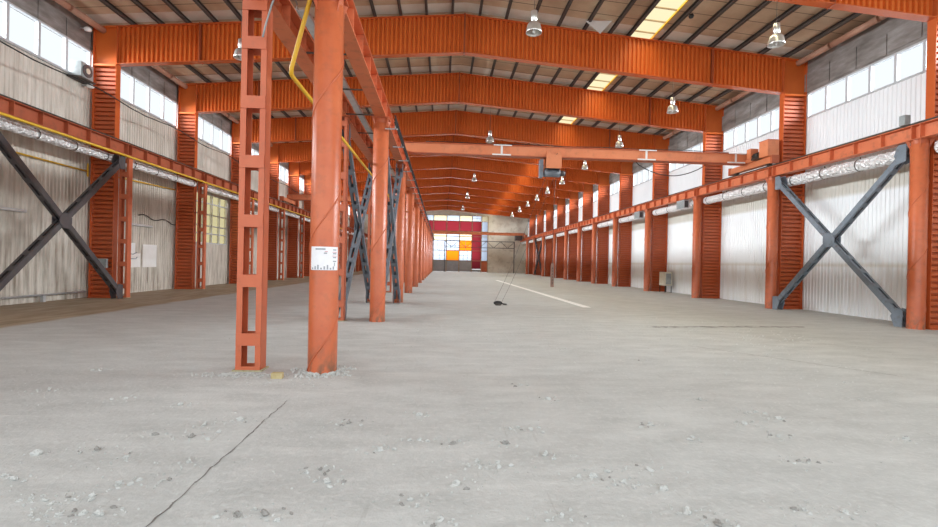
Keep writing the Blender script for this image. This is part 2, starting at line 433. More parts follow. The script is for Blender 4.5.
for c in range(-1, 3): pane(c, c + 1, 6.25, 7.05, 'gate_pane' if c == 1 else 'pane_cream')
for c in range(-1, 3): pane(c, c + 1, 5.50, 6.2, 'pane_cream' if c != 1 else 'gate_pane')
pane(-1, 0, 3.76, 5.44, 'gate_pane', bars=3); pane(-1, 0, 2.02, 3.7, 'gate_pane', bars=2)
pane(0, 1, 3.76, 5.44, 'gate_pane', bars=3); pane(1, 2, 3.76, 5.44, 'gate_pane', bars=3); pane(2, 3, 3.76, 5.44, 'pane_orange', 'orange_panel', 2)
pane(0, 1, 2.02, 3.7, 'gate_pane', bars=2); pane(1, 2, 2.02, 3.7, 'pane_orange', 'orange_panel'); pane(2, 3, 2.02, 3.7, 'gate_pane', bars=3)
for (a, b) in ((0.55, 1.95), (2.02, 3.7), (3.76, 5.44), (5.5, 7.05)): pane(3, 4, a, b, 'pane_red', 'red_panel')
for c in range(-1, 5): MB().box(bx[c + 1] + 0.06, bx[c + 2] - 0.06, YB - 0.01, YB + 0.03, 0.05, 1.94 if c != 3 else 0.5).build('door_panel', 'door_grey' if c != 4 else 'gusset', g)

# ------------------------------------------------------------------ portal frames
def make_portal(y, label):
    root = empty('portal_frame', (XRID, y, 0), label, 'portal frame', 'orange portal frames carrying the roof')
    for s in (-1, 1):
        OUT = 14.18 if s < 0 else 14.30
        pts = []; n = 75; p = (IN - 0.06) / n            # vertical corrugations of the rafter web
        for i in range(n):
            for t, a in ((0, -1), (0.35, -1), (0.5, 1), (0.85, 1)): pts.append((0.03 + (i + t) * p, a))
        pts.append((IN - 0.03, -1))
        A = [(s * d, a * 0.036, zb(d) + 0.02) for d, a in pts]; B = [(s * d, a * 0.036, zt(d) - 0.02) for d, a in pts]
        rf = MB().strip(A, B).build('rafter', 'frame', root)
        for fz, nm in ((zb, 0), (zt, 1)):
            e = 0.02 if nm == 0 else -0.02
            m = MB(); m.prism([(0, -0.15, fz(0)), (s * IN, -0.15, fz(IN)), (s * IN, -0.15, fz(IN) + e), (0, -0.15, fz(0) + e)], (0, 0.30, 0))
            m.build('flange', 'flange', rf)
        for d in (0.0, 10.25):                             # bolted end plates at the ridge and the splice
            x = s * d
            MB().box(min(x, x + s * 0.03), max(x, x + s * 0.03), -0.15, 0.15, zb(d) - 0.03, zt(d) + 0.03).build('splice_plate', 'splice', rf)
        # leg: horizontal corrugations
        pts = []; n = 52; p = 8.86 / n
        for i in range(n):
            for t, a in ((0, -1), (0.58, -1), (0.70, 1), (0.90, 1)): pts.append(((i + t) * p + 0.02, a))
        pts.append((8.88, -1))
        a0, a1 = s * (IN + 0.015), s * (OUT - 0.02)
        lg = MB().strip([(a0, a * 0.05, z) for z, a in pts], [(a1, a * 0.05, z) for z, a in pts]).build('frame_leg', 'leg', root)
        m = MB()
        for d in (IN, OUT):
            m.box(min(s * d, s * (d + 0.02)), max(s * d, s * (d + 0.02)), -0.13, 0.13, 0, zt(IN) + 0.02 if d == IN else 10.40)
        m.build('flange', 'flange', lg)
        m = MB()                                           # smooth knee plate with stiffeners
        z1 = zt(OUT) - 0.03; xa, xb = s * (IN + 0.02), s * OUT
        m.prism([(xa, -0.01, 8.95), (xb, -0.01, 8.95), (xb, -0.01, z1), (xa, -0.01, zt(IN) - 0.02)], (0, 0.02, 0))
        m.box(min(xa, xb), max(xa, xb), -0.15, 0.15, 8.88, 8.95)
        m.prism([(xa, -0.15, zt(IN)), (xb, -0.15, zt(OUT)), (xb, -0.15, zt(OUT) - 0.02), (xa, -0.15, zt(IN) - 0.02)], (0, 0.3, 0))
        m.build('knee_plate', 'frame', lg)
        m = MB(); m.box(min(s * (IN - 0.0), s * (OUT + 0.0)), max(s * IN, s * OUT), -0.2, 0.2, 0, 0.03); m.build('base_plate', 'flange', lg)
    return root
plab = lambda i: 'orange corrugated portal frame spanning the hall, %s from the camera' % ORD[i]
P0 = make_portal(FY[1], plab(0))
for i, y in enumerate(FY[2:], 1):
    c = copy_tree(P0, None, (XRID, y, 0)); c['label'] = plab(i)

# purlins
for s, wn in ((-1, 'beige'), (1, 'white')):
    for k in range(13):
        d = 0.60 + 1.07 * k if s > 0 else 0.50 + 1.025 * k
        if s > 0 and abs(d - SKY0 - 0.4) < 0.35: d = SKY0 - 0.12
        x = XRID + s * d; m = MB()
        z = zt(d) + 0.02
        m.box(x - 0.045, x + 0.045, 2.0, YB - 0.02, z, z + 0.02); m.box(x + 0.03 * s, x + 0.045 * s, 2.0, YB - 0.02, z, z + 0.17) if s > 0 else m.box(x - 0.045, x - 0.03, 2.0, YB - 0.02, z, z + 0.17); m.box(x - 0.03 if s < 0 else x - 0.045, x + 0.045 if s < 0 else x + 0.03, 2.0, YB - 0.02, z + 0.15, z + 0.17); m.box(x - 0.045 * s - 0.006, x - 0.045 * s + 0.006, 2.0, YB - 0.02, z, z + 0.05)
        tag(m.build('roof_purlin', 'purlin'), 'dark roof purlin, %s down from the ridge on the slope towards the %s wall' % (ORD[k], wn),
            'purlin', 'dark purlins under the roof sheets', 'thing')
# pale strips under the roof sheets, just before each frame
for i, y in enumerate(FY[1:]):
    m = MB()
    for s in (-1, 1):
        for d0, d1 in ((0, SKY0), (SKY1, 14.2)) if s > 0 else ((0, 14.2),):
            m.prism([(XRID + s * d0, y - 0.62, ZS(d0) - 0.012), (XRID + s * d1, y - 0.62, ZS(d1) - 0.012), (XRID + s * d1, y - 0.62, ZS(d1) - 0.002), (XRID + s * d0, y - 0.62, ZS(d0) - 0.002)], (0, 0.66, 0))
    struct(m.build('trim_%d' % (i + 1), 'roof_strip'))
# eave tubes
for s, X, wn in ((1, 14.72, 'white'), (-1, -13.2, 'beige')):
    e = MB(); yy = Y0
    while yy < YB - 1:
        e.tube([(X, yy + 0.05, 10.28), (X, min(yy + 2.0, YB - 0.1), 10.28)], 0.12, 12); yy += 2.05
    o = e.build('eave_tube', 'dark_duct')
    tag(o, 'pinkish tube running along the eave above the %s wall' % wn, 'tube', kind='thing')

# ------------------------------------------------------------------ crane posts (round) and lattice posts
R = 0.208
def make_post(loc, label, group):
    root = empty('crane_post', loc, label, 'post', group)
    MB().lathe([(R + 0.005, 0), (R, 0.06), (R, ZG - 0.165), (R - 0.012, ZG - 0.15)], 32).build('shaft', 'post', root)
    MB().lathe([(R - 0.012, ZG - 0.17), (R - 0.012, ZG - 0.02)], 32).build('capital', 'gusset', root)
    hel = []; n = 100; pitch = 1.84
    for i in range(n + 1):
        z = 0.03 + (ZG - 0.22) * i / n; a = 2 * PI * (z - 0.42) / pitch - PI / 2 + 0.24
        hel.append((R * math.cos(a), R * math.sin(a), z))
    MB().tube(hel, 0.013, 6).build('weld_seam', 'gusset', root)
    m = MB(); m.box(-0.23, 0.23, -0.23, 0.23, ZG - 0.025, ZG); m.build('cap_plate', 'gusset', root)
    for k in range(4):
        a = PI / 4 + k * PI / 2
        ca, sa = math.cos(a), math.sin(a)
        m = MB(); p = [(R * ca, R * sa, ZG - 0.28), (R * ca, R * sa, ZG - 0.025), ((R + 0.1) * ca, (R + 0.1) * sa, ZG - 0.025)]
        t = Vector((-sa, ca, 0)) * 0.012
        m.prism([Vector(q) - t for q in p], t * 2); m.build('gusset', 'gusset', root)
    return root
rlab = lambda i: 'round orange crane post in the row beside the white wall, %s from the camera' % ORD[i]
mlab = lambda i: 'round orange crane post in the row down the middle, %s from the camera' % ORD[i]
Q0 = make_post((XRR, FY[1], 0), rlab(0), 'round crane posts beside the white wall')
for i, y in enumerate(FY[2:], 1):
    copy_tree(Q0, None, (XRR, y, 0))['label'] = rlab(i)
for i, y in enumerate(FY):
    c = copy_tree(Q0, None, (XM, y, 0)); c['label'] = mlab(i); c['group'] = 'round crane posts down the middle of the hall'
    if i == 0: c['label'] = 'round orange crane post with a white paper notice wrapped round it'

LZ = [0.02, 0.46, 1.31, 2.18, 3.04, 3.90, 4.76, 5.30]
def make_lattice(loc, label, group):
    root = empty('lattice_post', loc, label, 'post', group)
    hw, hd = 0.178, 0.11
    for s in (-1, 1):                                     # two channels, toes inward
        m = MB(); x0, x1 = sorted((s * hw, s * (hw - 0.012)))
        m.box(x0, x1, -hd, hd, 0, ZG - 0.02)
        f0, f1 = sorted((s * hw, s * (hw - 0.082)))
        m.box(f0, f1, -hd, -hd + 0.014, 0, ZG - 0.02); m.box(f0, f1, hd - 0.014, hd, 0, ZG - 0.02)
        m.build('channel', 'lattice', root)
    for z in LZ:
        for s in (-1, 1):
            h = 0.18 if 0.1 < z < 5.2 else 0.14
            y0, y1 = sorted((s * (hd), s * (hd + 0.012)))
            MB().box(-hw + 0.003, hw - 0.003, y0, y1, z - (0 if z < 0.1 else h / 2), z + (0.05 if z < 0.1 else h / 2)).build('batten', 'lattice', root)
    MB().box(-0.24, 0.24, -0.2, 0.2, ZG - 0.02, ZG).build('cap_plate', 'gusset', root)
    MB().box(-0.21, 0.21, -0.15, 0.15, 0, 0.02).build('base_plate', 'foot', root)
    return root
l1 = lambda i: 'salmon ladder-like lattice post in the row down the middle, %s from the camera' % ORD[i]
l2 = lambda i: 'salmon ladder-like lattice post in the row beside the beige wall, %s from the camera' % ORD[i]
L0 = make_lattice((XML, FY[0] + 0.08, 0), l1(0), 'lattice posts down the middle of the hall')
for i, y in enumerate(FY[1:], 1): copy_tree(L0, None, (XML, y, 0))['label'] = l1(i)
for i, y in enumerate(FY[1:]):
    c = copy_tree(L0, None, (XLL, y, 0)); c['label'] = l2(i); c['group'] = 'lattice posts beside the beige wall'

# ------------------------------------------------------------------ runways: one I girder per bay with stiffeners, and the rail
def make_runway(X, face, label, ya, ystart, stiff=1.0, mat='runway'):
    root = empty('crane_runway', (X, ya, ZG), label, 'crane runway', 'crane runways along the hall')
    ys = [ystart] + [y for y in FY if y > ystart] + [YB - 0.1]
    H = ZGT - ZG
    for a, b in zip(ys[:-1], ys[1:]):
        m = MB(); a2, b2 = a + 0.008 - ya, b - 0.008 - ya
        m.box(-0.15, 0.15, a2, b2, 0, 0.02); m.box(-0.17, 0.17, a2, b2, H - 0.02, H); m.box(-0.008, 0.008, a2, b2, 0.02, H - 0.02)
        n = max(1, round((b - a) / stiff))
        for k in range(n + 1):
            y = a2 + 0.12 + (b2 - a2 - 0.24) * k / n
            m.box(-0.145, 0.145, y - 0.012, y + 0.012, 0.02, H - 0.02)
        m.build('girder', mat, root)
    m = MB(); a2, b2 = ystart - ya, YB - 0.1 - ya
    m.box(-0.06, 0.06, a2, b2, H, H + 0.015); m.box(-0.012, 0.012, a2, b2, H + 0.015, H + 0.07); m.box(-0.03, 0.03, a2, b2, H + 0.07, H + 0.10)
    m.build('rail', 'rail', root)
    return root
make_runway(XRR, -1, 'orange runway girder with rail on the round posts beside the white wall', FY[1], 7.0)
make_runway(XM, 1, 'orange runway girder with rail on the round posts down the middle', FY[0], 2.0)
make_runway(XML, -1, 'orange runway girder with rail on the lattice posts down the middle', FY[0], 2.0)
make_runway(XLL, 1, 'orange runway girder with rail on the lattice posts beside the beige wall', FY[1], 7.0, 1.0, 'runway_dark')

# ------------------------------------------------------------------ cross braces
def make_brace(X, ya, yb, za, zb_, mat, label, w=0.17, gap=0.21):
    """two crossing members, each a pair of channels joined by battens on its upper and lower side"""
    root = empty('cross_brace', (X, (ya + yb) / 2, 0), label, 'cross brace')
    hy = (yb - ya) / 2; zc = (za + zb_) / 2
    for s in (-1, 1):
        a = Vector((0.0, -s * hy, za)); b = Vector((0.0, s * hy, zb_))
        d = (b - a).normalized(); nrm = Vector((1, 0, 0)).cross(d); L = (b - a).length; m = MB()
        for t in (-1, 1):
            xo = Vector((t * gap / 2 - 0.004 * s, 0, 0))
            m.bar(a + xo, b + xo, w, 0.012)
            for u in (-1, 1):
                q = xo + Vector((-t * 0.035, 0, 0)) + nrm * (u * (w / 2 - 0.006)); m.bar(a + q, b + q, 0.012, 0.07)
        dg = m.build('diagonal', mat, root); n = int(L / 0.62)
        for k in range(1, n):
            c = a + d * (L * k / n)
            if abs(k / n - 0.5) < 0.06: continue
            q = MB()
            for u in (-1, 1): q.bar(c - d * 0.10 + nrm * (u * (w / 2 + 0.005)), c + d * 0.10 + nrm * (u * (w / 2 + 0.005)), 0.010, gap - 0.01)
            q.build('batten', mat, dg)
    for t in (-1, 1):
        r = 0.27; m = MB()
        m.prism([(t * (gap / 2 + 0.008), r * math.cos(q), zc + r * math.sin(q)) for q in [k * PI / 4 + PI / 8 for k in range(8)]], (t * 0.014, 0, 0))
        m.build('gusset_plate', mat, root)
        for s in (-1, 1):
            for z, v in ((za, 1), (zb_, -1)):
                m = MB(); x = t * (gap / 2 + 0.008)
                m.prism([(x, s * (hy + 0.06), z - v * 0.22), (x, s * (hy + 0.06), z + v * 0.30), (x, s * (hy - 0.20), z + v * 0.34), (x, s * (hy - 0.32), z + v * 0.08), (x, s * (hy - 0.2), z - v * 0.22)], (t * 0.014, 0, 0))
                m.build('end_plate', mat, root)
    return root
make_brace(XRR, FY[1] + 0.34, FY[2] - 0.34, 0.22, 5.22, 'brace_blue', 'blue-grey steel cross brace between the first two round posts by the white wall')
make_brace(XLL, FY[1] + 0.30, FY[2] - 0.30, 0.22, 5.22, 'brace_dark', 'charcoal steel cross brace standing before the beige wall')
make_brace(XM, FY[1] + 0.34, FY[2] - 0.34, 0.22, 5.22, 'brace_mid', 'slate lattice cross brace between round posts down the middle')
make_brace(XML, FY[1] + 0.30, FY[2] - 0.30, 0.22, 5.22, 'brace_mid', 'slate lattice cross brace between ladder-like posts down the middle')
make_brace(XRR, FY[10] + 0.34, FY[11] - 0.34, 0.22, 5.22, 'brace_dark', 'dark cross brace far down the row of posts by the white wall')

# ------------------------------------------------------------------ foil-wrapped pipes with straps
def make_foil(X, Z, rad, ya, yb, label, group):
    root = empty('hanging_pipe', (X, ya, Z), label, 'pipe', group)
    path, rads = [], []; n = int((yb - ya) / 0.09)
    for i in range(n + 1):
        path.append((0, (yb - ya) * i / n, 0)); rads.append(rad * (1 + random.uniform(-0.08, 0.08)))
    MB().tube(path, rad, 16, True, rads).build('foil_wrap', 'foil', root)
    k = 0.55
    while k < yb - ya - 0.2:
        m = MB()
        m.lathe([(rad * 1.07, -0.02), (rad * 1.09, 0), (rad * 1.07, 0.02)], 16)
        m.v = [(x, z + k, y) for x, y, z in m.v]
        m.bar((0, k, rad), (0, k, ZG - Z - 0.0), 0.03, 0.015)
        m.build('strap', 'rail', root); k += 1.5
for i in range(len(FY)):
    a = FY[i] + 0.28; b = (FY[i + 1] if i + 1 < len(FY) else YB) - 0.28
    if i >= 0:
        make_foil(14.10, 5.23, 0.20, a, b, 'silver foil-wrapped pipe under the runway by the white wall, %s bay from the camera' % ORD[i], 'foil pipes by the white wall')
    make_foil(-12.56, 5.31, 0.155, a, b, 'silver foil-wrapped pipe under the runway by the beige wall, %s bay from the camera' % ORD[i], 'foil pipes by the beige wall')

# ------------------------------------------------------------------ thin services
tag(MB().tube([(-12.03, 8, 5.42), (-12.03, 60, 5.42)], 0.042, 8).build('gas_pipe', 'yellow'),
    'yellow gas pipe along the runway girder by the beige wall', 'pipe')
tag(MB().tube([(XL + 0.12, 8, 4.86), (XL + 0.12, 18.85, 4.80)], 0.03, 8).tube([(XL + 0.12, 18.85, 4.6), (XL + 0.12, 18.85, 5.1)], 0.03, 8).build('gas_pipe', 'yellow'),
    'thin yellow pipe on the beige wall behind the charcoal cross brace', 'pipe')
tag(MB().tube([(XL + 0.12, 19.4, 4.85), (XL + 0.12, 24.8, 5.0)], 0.03, 8).build('gas_pipe', 'yellow'),
    'thin yellow pipe on the beige wall above the white wall boards', 'pipe')
m = MB().tube([(XL + 0.15, 8, 0.24), (XL + 0.15, 18.8, 0.24)], 0.035, 8)
for y in (10, 13, 16.9): m.box(XL + 0.1, XL + 0.2, y - 0.05, y + 0.05, 0, 0.24)
tag(m.build('water_pipe', 'galv'), 'thin grey pipe low along the foot of the beige wall', 'pipe')
m = MB(); path = []
for i in range(60):
    y = 6 + i * 0.9; path.append((-12.36, y, 7.58 + 0.07 * math.sin(i * 1.1) - 0.006 * i))
tag(m.tube(path, 0.022, 6).build('power_cable', 'black'), 'black cable strung along the beige wall below the high windows', 'cable')
# yellow bent pipe among the middle posts
m = MB(); m.tube([(-1.985, 7.2, 5.72), (-2.06, 7.22, 5.45), (-2.30, 7.24, 4.50), (-2.315, 7.28, 4.42), (-2.315, 7.36, 4.40), (-2.315, 30, 4.40)], 0.033, 10)
tag(m.build('gas_pipe', 'yellow'), 'yellow pipe with a sharp bend between the lattice post and the round post', 'pipe')
# cable tray
t = empty('cable_tray', (-2.28, 7.6, 5.545), 'perforated galvanised cable tray between the two middle runways', 'cable tray')
m = MB(); m.box(-0.08, 0.08, 0, 24, 0, 0.004); m.box(-0.08, -0.076, 0, 24, 0, 0.07); m.box(0.076, 0.08, 0, 24, 0, 0.07); m.build('tray_floor', 'galv', t)
for k in range(0, 13):
    MB().box(-0.46, 0.50, 1.5 + k * 1.85, 1.53 + k * 1.85, -0.03, -0.004).build('support_arm', 'rail', t)
# conductor bars
t = empty('conductor_rail', (-1.33, 12.3, 5.20), 'dark conductor rail on brackets along the middle runway girder', 'conductor rail')
for k in range(3): MB().tube([(0.05, 0, k * 0.09), (0.05, 66, k * 0.09)], 0.018, 6).build('bar', 'black', t)
for k in range(33):
    MB().box(-0.26, 0.08, 0.5 + 2 * k, 0.53 + 2 * k, -0.04, -0.015).box(0.0, 0.03, 0.5 + 2 * k, 0.53 + 2 * k, -0.04, 0.25).build('bracket', 'mullion', t)
tag(MB().tube([(-2.62, 6.95, 4.80), (-2.58, 6.93, 4.95), (-2.50, 6.93, 5.25), (-2.40, 6.95, 5.55), (-2.36, 7.3, 5.78), (-2.38, 7.7, 5.68)], 0.013, 8).build('loose_cable', 'grey_metal'),
    'dark loose cable hanging down at the head of the lattice post', 'cable')

# ------------------------------------------------------------------ overhead cranes
def make_crane(y, xa, xb, label, detail=False, z0=6.33, z1=6.79):
    root = empty('overhead_crane', ((xa + xb) / 2, y, ZGT), label, 'overhead crane')
    o = Vector(((xa + xb) / 2, y, ZGT)); L = lambda x, yy, z: (x - o.x, yy - o.y, z - o.z)
    def bx_(m, x0, x1, y0, y1, a, b): m.box(x0 - o.x, x1 - o.x, y0 - o.y, y1 - o.y, a - o.z, b - o.z); return m
    m = MB(); bx_(m, xa + 0.45, xb - 0.45, y - 0.17, y + 0.17, z0 + 0.03, z1 - 0.03)
    for s, xe in ((1, xa), (-1, xb)):                      # tapered ends over the carriages
        m.prism([L(xe + s * 0.45, y - 0.17, z0 + 0.03), L(xe + s * 0.45, y - 0.17, z1 - 0.03), L(xe - s * 0.12, y - 0.17, z1 - 0.05), L(xe - s * 0.12, y - 0.17, z0 + 0.12)], (0, 0.34, 0))
    m.build('bridge_girder', 'crane', root)
    m = MB(); bx_(m, xa + 0.2, xb - 0.2, y - 0.22, y + 0.22, z0, z0 + 0.03); bx_(m, xa, xb, y - 0.22, y + 0.22, z1 - 0.03, z1); m.build('girder_flange', 'gusset', root)
    for xe in (xa, xb):
        m = MB(); bx_(m, xe - 0.13, xe + 0.13, y - 1.70, y + 1.20, 6.10, 6.36); c = m.build('end_carriage', 'crane', root)
        for s in (-1, 1):
            q = MB(); yy = y - 0.25 + s * 1.1 - o.y
            q.tube([(xe - 0.07 - o.x, yy, 6.185 - o.z), (xe + 0.07 - o.x, yy, 6.185 - o.z)], 0.165, 18); q.build('wheel', 'rail', c)
            q = MB(); bx_(q, xe - 0.16, xe + 0.16, y - 0.25 + s * 1.45 - 0.06, y - 0.25 + s * 1.45 + 0.06, 6.06, 6.40); q.build('buffer', 'gusset', c)
    return root, o, L, bx_
CY = 20.75
cr, o, L, bx_ = make_crane(CY, XM, XRR, 'orange single-girder overhead crane spanning from the middle to the white wall')
m = MB(); bx_(m, 13.42, 13.90, 19.0, 19.55, 6.36, 7.02); c = m.build('control_box', 'crane', cr)
m = MB(); bx_(m, 13.40, 13.92, 18.98, 19.57, 7.02, 7.04); m.build('lid', 'gusset', c)
m = MB(); bx_(m, 13.45, 13.80, 20.15, 20.42, 6.50, 6.92); bx_(m, 13.5, 13.75, 20.1, 20.6, 6.36, 6.50); m.build('resistor_box', 'crane', cr)
m = MB(); m.tube([L(13.5, 19.65, 6.55), L(13.5, 19.95, 6.55)], 0.11, 14); m.tube([L(13.5, 19.95, 6.55), L(13.5, 20.08, 6.55)], 0.06, 12); bx_(m, 13.4, 13.7, 19.6, 20.05, 6.36, 6.46); m.build('travel_motor', 'rail', cr)
m = MB(); bx_(m, 12.9, 13.5, 20.95, 21.1, 6.86, 6.90); bx_(m, 12.9, 12.93, 20.95, 21.1, 6.79, 6.9); bx_(m, 13.2, 13.23, 20.95, 21.1, 6.79, 6.9); m.build('cable_bracket', 'gusset', cr)
for xw in (2.50, 8.95, 13.05):                               # white I-shaped marks on the girder face
    m = MB(); yf = CY - 0.235
    bx_(m, xw - 0.42, xw + 0.40, yf, yf + 0.012, 6.34, 6.40); bx_(m, xw - 0.045, xw + 0.045, CY - 0.18, CY - 0.168, 6.38, 6.76); bx_(m, xw - 0.36, xw + 0.44, yf, yf + 0.012, 6.75, 6.80)
    m.build('painted_mark', 'white', cr)
cab = [L(x, CY + 0.1, 6.30 - 0.55 * math.sin(PI * (x - 8.6) / 3.2) ** 0.8 if 8.6 < x < 11.8 else 6.30) for x in [8.6 + 0.1 * i for i in range(33)]]
MB().tube(cab, 0.02, 6).build('festoon_cable', 'black', cr)
m = MB()
wire = [L(-0.8 + 0.5 * i, CY - 0.19, 6.83 + 0.015 * math.sin(i * 0.9)) for i in range(28)]
m.tube(wire, 0.015, 6); m.build('top_cable', 'black', cr)

# hoist under the bridge
HX = 4.78
h = empty('electric_hoist', (HX, CY, 6.33), 'orange electric hoist with grey drum under the crane bridge', 'hoist')
MB().box(-0.34, 0.34, -0.33, -0.30, -0.50, 0.10).prism([(-0.30, -0.33, 0.10), (-0.12, -0.33, 0.10), (-0.22, -0.33, 0.24), (-0.30, -0.33, 0.24)], (0, 0.03, 0)).prism([(0.12, -0.33, 0.10), (0.30, -0.33, 0.10), (0.30, -0.33, 0.24), (0.22, -0.33, 0.24)], (0, 0.03, 0)).build('trolley_plate', 'crane', h)
MB().box(-0.30, 0.30, 0.27, 0.30, -0.48, 0.12).build('trolley_plate', 'crane', h)
m = MB()
for x in (-0.2, 0.2):
    for s in (-1, 1): m.tube([(x, s * 0.27, 0.09), (x, s * 0.205, 0.09)], 0.09, 14)
m.build('trolley_wheel', 'rail', h)
MB().tube([(-0.36, 0, -0.66), (0.34, 0, -0.66)], 0.17, 20).build('drum', 'brace_mid', h)
MB().tube([(0.34, 0, -0.66), (0.56, 0, -0.66)], 0.12, 16, True).build('hoist_motor', 'brace_dark', h)
MB().box(-0.56, -0.42, -0.12, 0.22, -0.86, -0.08).build('hoist_control_box', 'brace_blue', h)
m = MB(); m.box(-0.3, 0.3, -0.26, 0.26, -0.50, -0.44); m.box(-0.28, -0.24, -0.2, 0.2, -0.62, -0.44); m.box(0.24, 0.28, -0.2, 0.2, -0.62, -0.44); m.build('hanger_frame', 'brace_dark', h)
HK = Vector((2.22, 18.45, 0.0)) - Vector((HX, CY, 6.33))
m = MB()
for dx in (-0.14, 0.14):
    a = Vector((dx * 1.3 - 0.08, 0, -0.80)); b = HK + Vector((dx, 0, 0.12)); path = []
    for i in range(25):
        t = i / 24; p = a.lerp(b, t); p.z -= 0.35 * math.sin(PI * t) * t; path.append(p)
    m.tube(path, 0.0055, 6)
m.build('hoist_rope', 'brace_dark', h)
k = empty('hook_block', (2.22, 18.45, 0), 'black crane hook block lying on the concrete floor at the end of two ropes', 'hook')
m = MB(); m.prism([(0.24 * math.cos(t), -0.09, 0.125 + 0.12 * math.sin(t)) for t in [i * PI / 8 for i in range(16)]], (0, 0.18, 0)); m.build('sheave_casing', 'black', k)
m = MB(); m.tube([(0.2, 0, 0.10), (0.34, 0.0, 0.08), (0.44, 0.05, 0.06), (0.48, 0.14, 0.05), (0.42, 0.22, 0.05), (0.33, 0.2, 0.05)], 0.04, 10); m.build('hook', 'black', k)
m = MB(); m.box(-0.14, 0.14, -0.12, 0.12, 0.0, 0.1); m.build('cheek_plate', 'rail', k)
k.scale = (0.72, 0.72, 0.72)
p = empty('crane_pendant', (4.86, CY - 0.1, 5.9), 'reddish pendant controller hanging on a thin cable below the hoist', 'pendant control')
MB().tube([(0.12, 0.1, -0.2), (0.03, 0.05, -1.2), (0, 0, -2.4), (0, 0, -4.2)], 0.012, 8).build('pendant_cable', 'rail', p)
m = MB(); m.box(-0.065, 0.065, -0.045, 0.045, -5.25, -4.30); m.prism([(-0.065, -0.045, -4.30), (0.065, -0.045, -4.30), (0.03, -0.045, -4.18), (-0.03, -0.045, -4.18)], (0, 0.09, 0)); b = m.build('pendant_box', 'pendant', p)
for i in range(6): MB().tube([(0, -0.045, -4.42 - i * 0.13), (0, -0.062, -4.42 - i * 0.13)], 0.022, 10).build('push_button', 'black', b)

make_crane(38.6, XLL, XML, 'orange overhead crane parked between the beige wall and the middle posts')
cr2, o, L, bx_ = make_crane(79.2, XM, XRR, 'far orange overhead crane parked before the glazed back wall')
m = MB(); bx_(m, 12.2, 13.3, 78.6, 79.8, 5.55, 6.33); m.build('hoist_cab', 'brace_dark', cr2)
tr = empty('lattice_truss', (6.0, 81.0, 4.2), 'dark lattice truss across the hall under the far crane', 'truss')
m = MB(); m.box(-5.6, 6.4, -0.06, 0.06, 1.1, 1.2); m.box(-5.6, 6.4, -0.06, 0.06, 0, 0.10)
m.build('chord', 'brace_dark', tr)
for i in range(10):
    x = -5.6 + i * 1.2; u = i % 2
    MB().bar((x, 0, 0.05 if u else 1.15), (x + 1.2, 0, 1.15 if u else 0.05), 0.07, 0.07, (0, 1, 0)).build('truss_web', 'brace_dark', tr)
for x in (-5.55, 6.35): MB().box(x - 0.07, x + 0.07, -0.07, 0.07, -4.2, 1.2).build('truss_leg', 'brace_dark', tr)

# ------------------------------------------------------------------ high bay lamps
def make_lamp(x, y, label, top=None):
    d = abs(x - XRID); zt_ = top or zb(d); z = 8.02
    root = empty('high_bay_lamp', (x, y, z), label, 'lamp', 'high bay lamps hanging from the portal frames')
    root.scale = (0.88, 0.88, 1.0)
    MB().tube([(0, 0, 0.60), (0, 0, zt_ - z)], 0.007, 6).build('hanger_rod', 'purlin', root)
    MB().lathe([(0.0, 0.62), (0.06, 0.62), (0.10, 0.60), (0.105, 0.36), (0.08, 0.33), (0.075, 0.30)], 20).build('ballast_housing', 'alu', root)
    MB().lathe([(0.075, 0.31), (0.13, 0.295), (0.20, 0.23), (0.225, 0.14), (0.245, 0.04), (0.25, 0.0), (0.24, 0.0), (0.23, 0.05), (0.21, 0.14), (0.17, 0.225), (0.12, 0.28), (0.0, 0.295)], 28).build('reflector', 'alu', root)
    MB().lathe([(0.0, -0.01), (0.03, 0.0), (0.05, 0.05), (0.045, 0.13), (0.03, 0.20), (0.03, 0.27)], 16).build('bulb', 'bulb', root)
    return root
for i, y in enumerate(FY[1:11]):
    make_lamp(9.36, y, 'bell-shaped high bay lamp in the long row towards the white wall, %s from the camera' % ORD[i])
for i, y in enumerate(FY[1:11:2]):
    make_lamp(2.4, y, 'bell-shaped high bay lamp in the sparse row near the ridge, %s from the camera' % ORD[i])
make_lamp(-6.55, 15.6, 'bell-shaped high bay lamp half hidden behind the lattice post', 11.02)

# ------------------------------------------------------------------ things on the walls
# beige wall
f = empty('exhaust_fan', (XL + 0.04, 18.25, 8.08), 'grey boxy exhaust fan standing on the sill of the high windows', 'fan')
m = MB(); m.box(0, 0.42, -0.29, 0.31, 0.0, 0.56); m.build('casing', 'grey_metal', f)
m = MB(); m.tube([(0.42, 0.0, 0.29), (0.45, 0.0, 0.29)], 0.23, 24); m.build('fan_ring', 'brace_dark', f)
MB().tube([(0.45, 0, 0.29), (0.47, 0, 0.29)], 0.10, 18).build('fan_hub', 'cream', f)
MB().box(0.0, 0.46, -0.4, 0.4, -0.05, 0.0).build('bracket', 'rail', f)
for z, yf, nm in ((9.93, 18.44, 'above'), (7.88, 18.62, 'below')):
    q = empty('flood_light', (-13.3, yf, z), 'small white floodlight beside the beige wall %s the exhaust fan' % nm, 'light')
    MB().lathe([(0.0, 0.0), (0.10, 0.01), (0.13, 0.06), (0.12, 0.10), (0.06, 0.16), (0.0, 0.17)], 16).build('flood_head', 'bulb', q)
    MB().box(-0.30, 0.0, -0.02, 0.02, 0.08, 0.12).build('arm', 'galv', q)
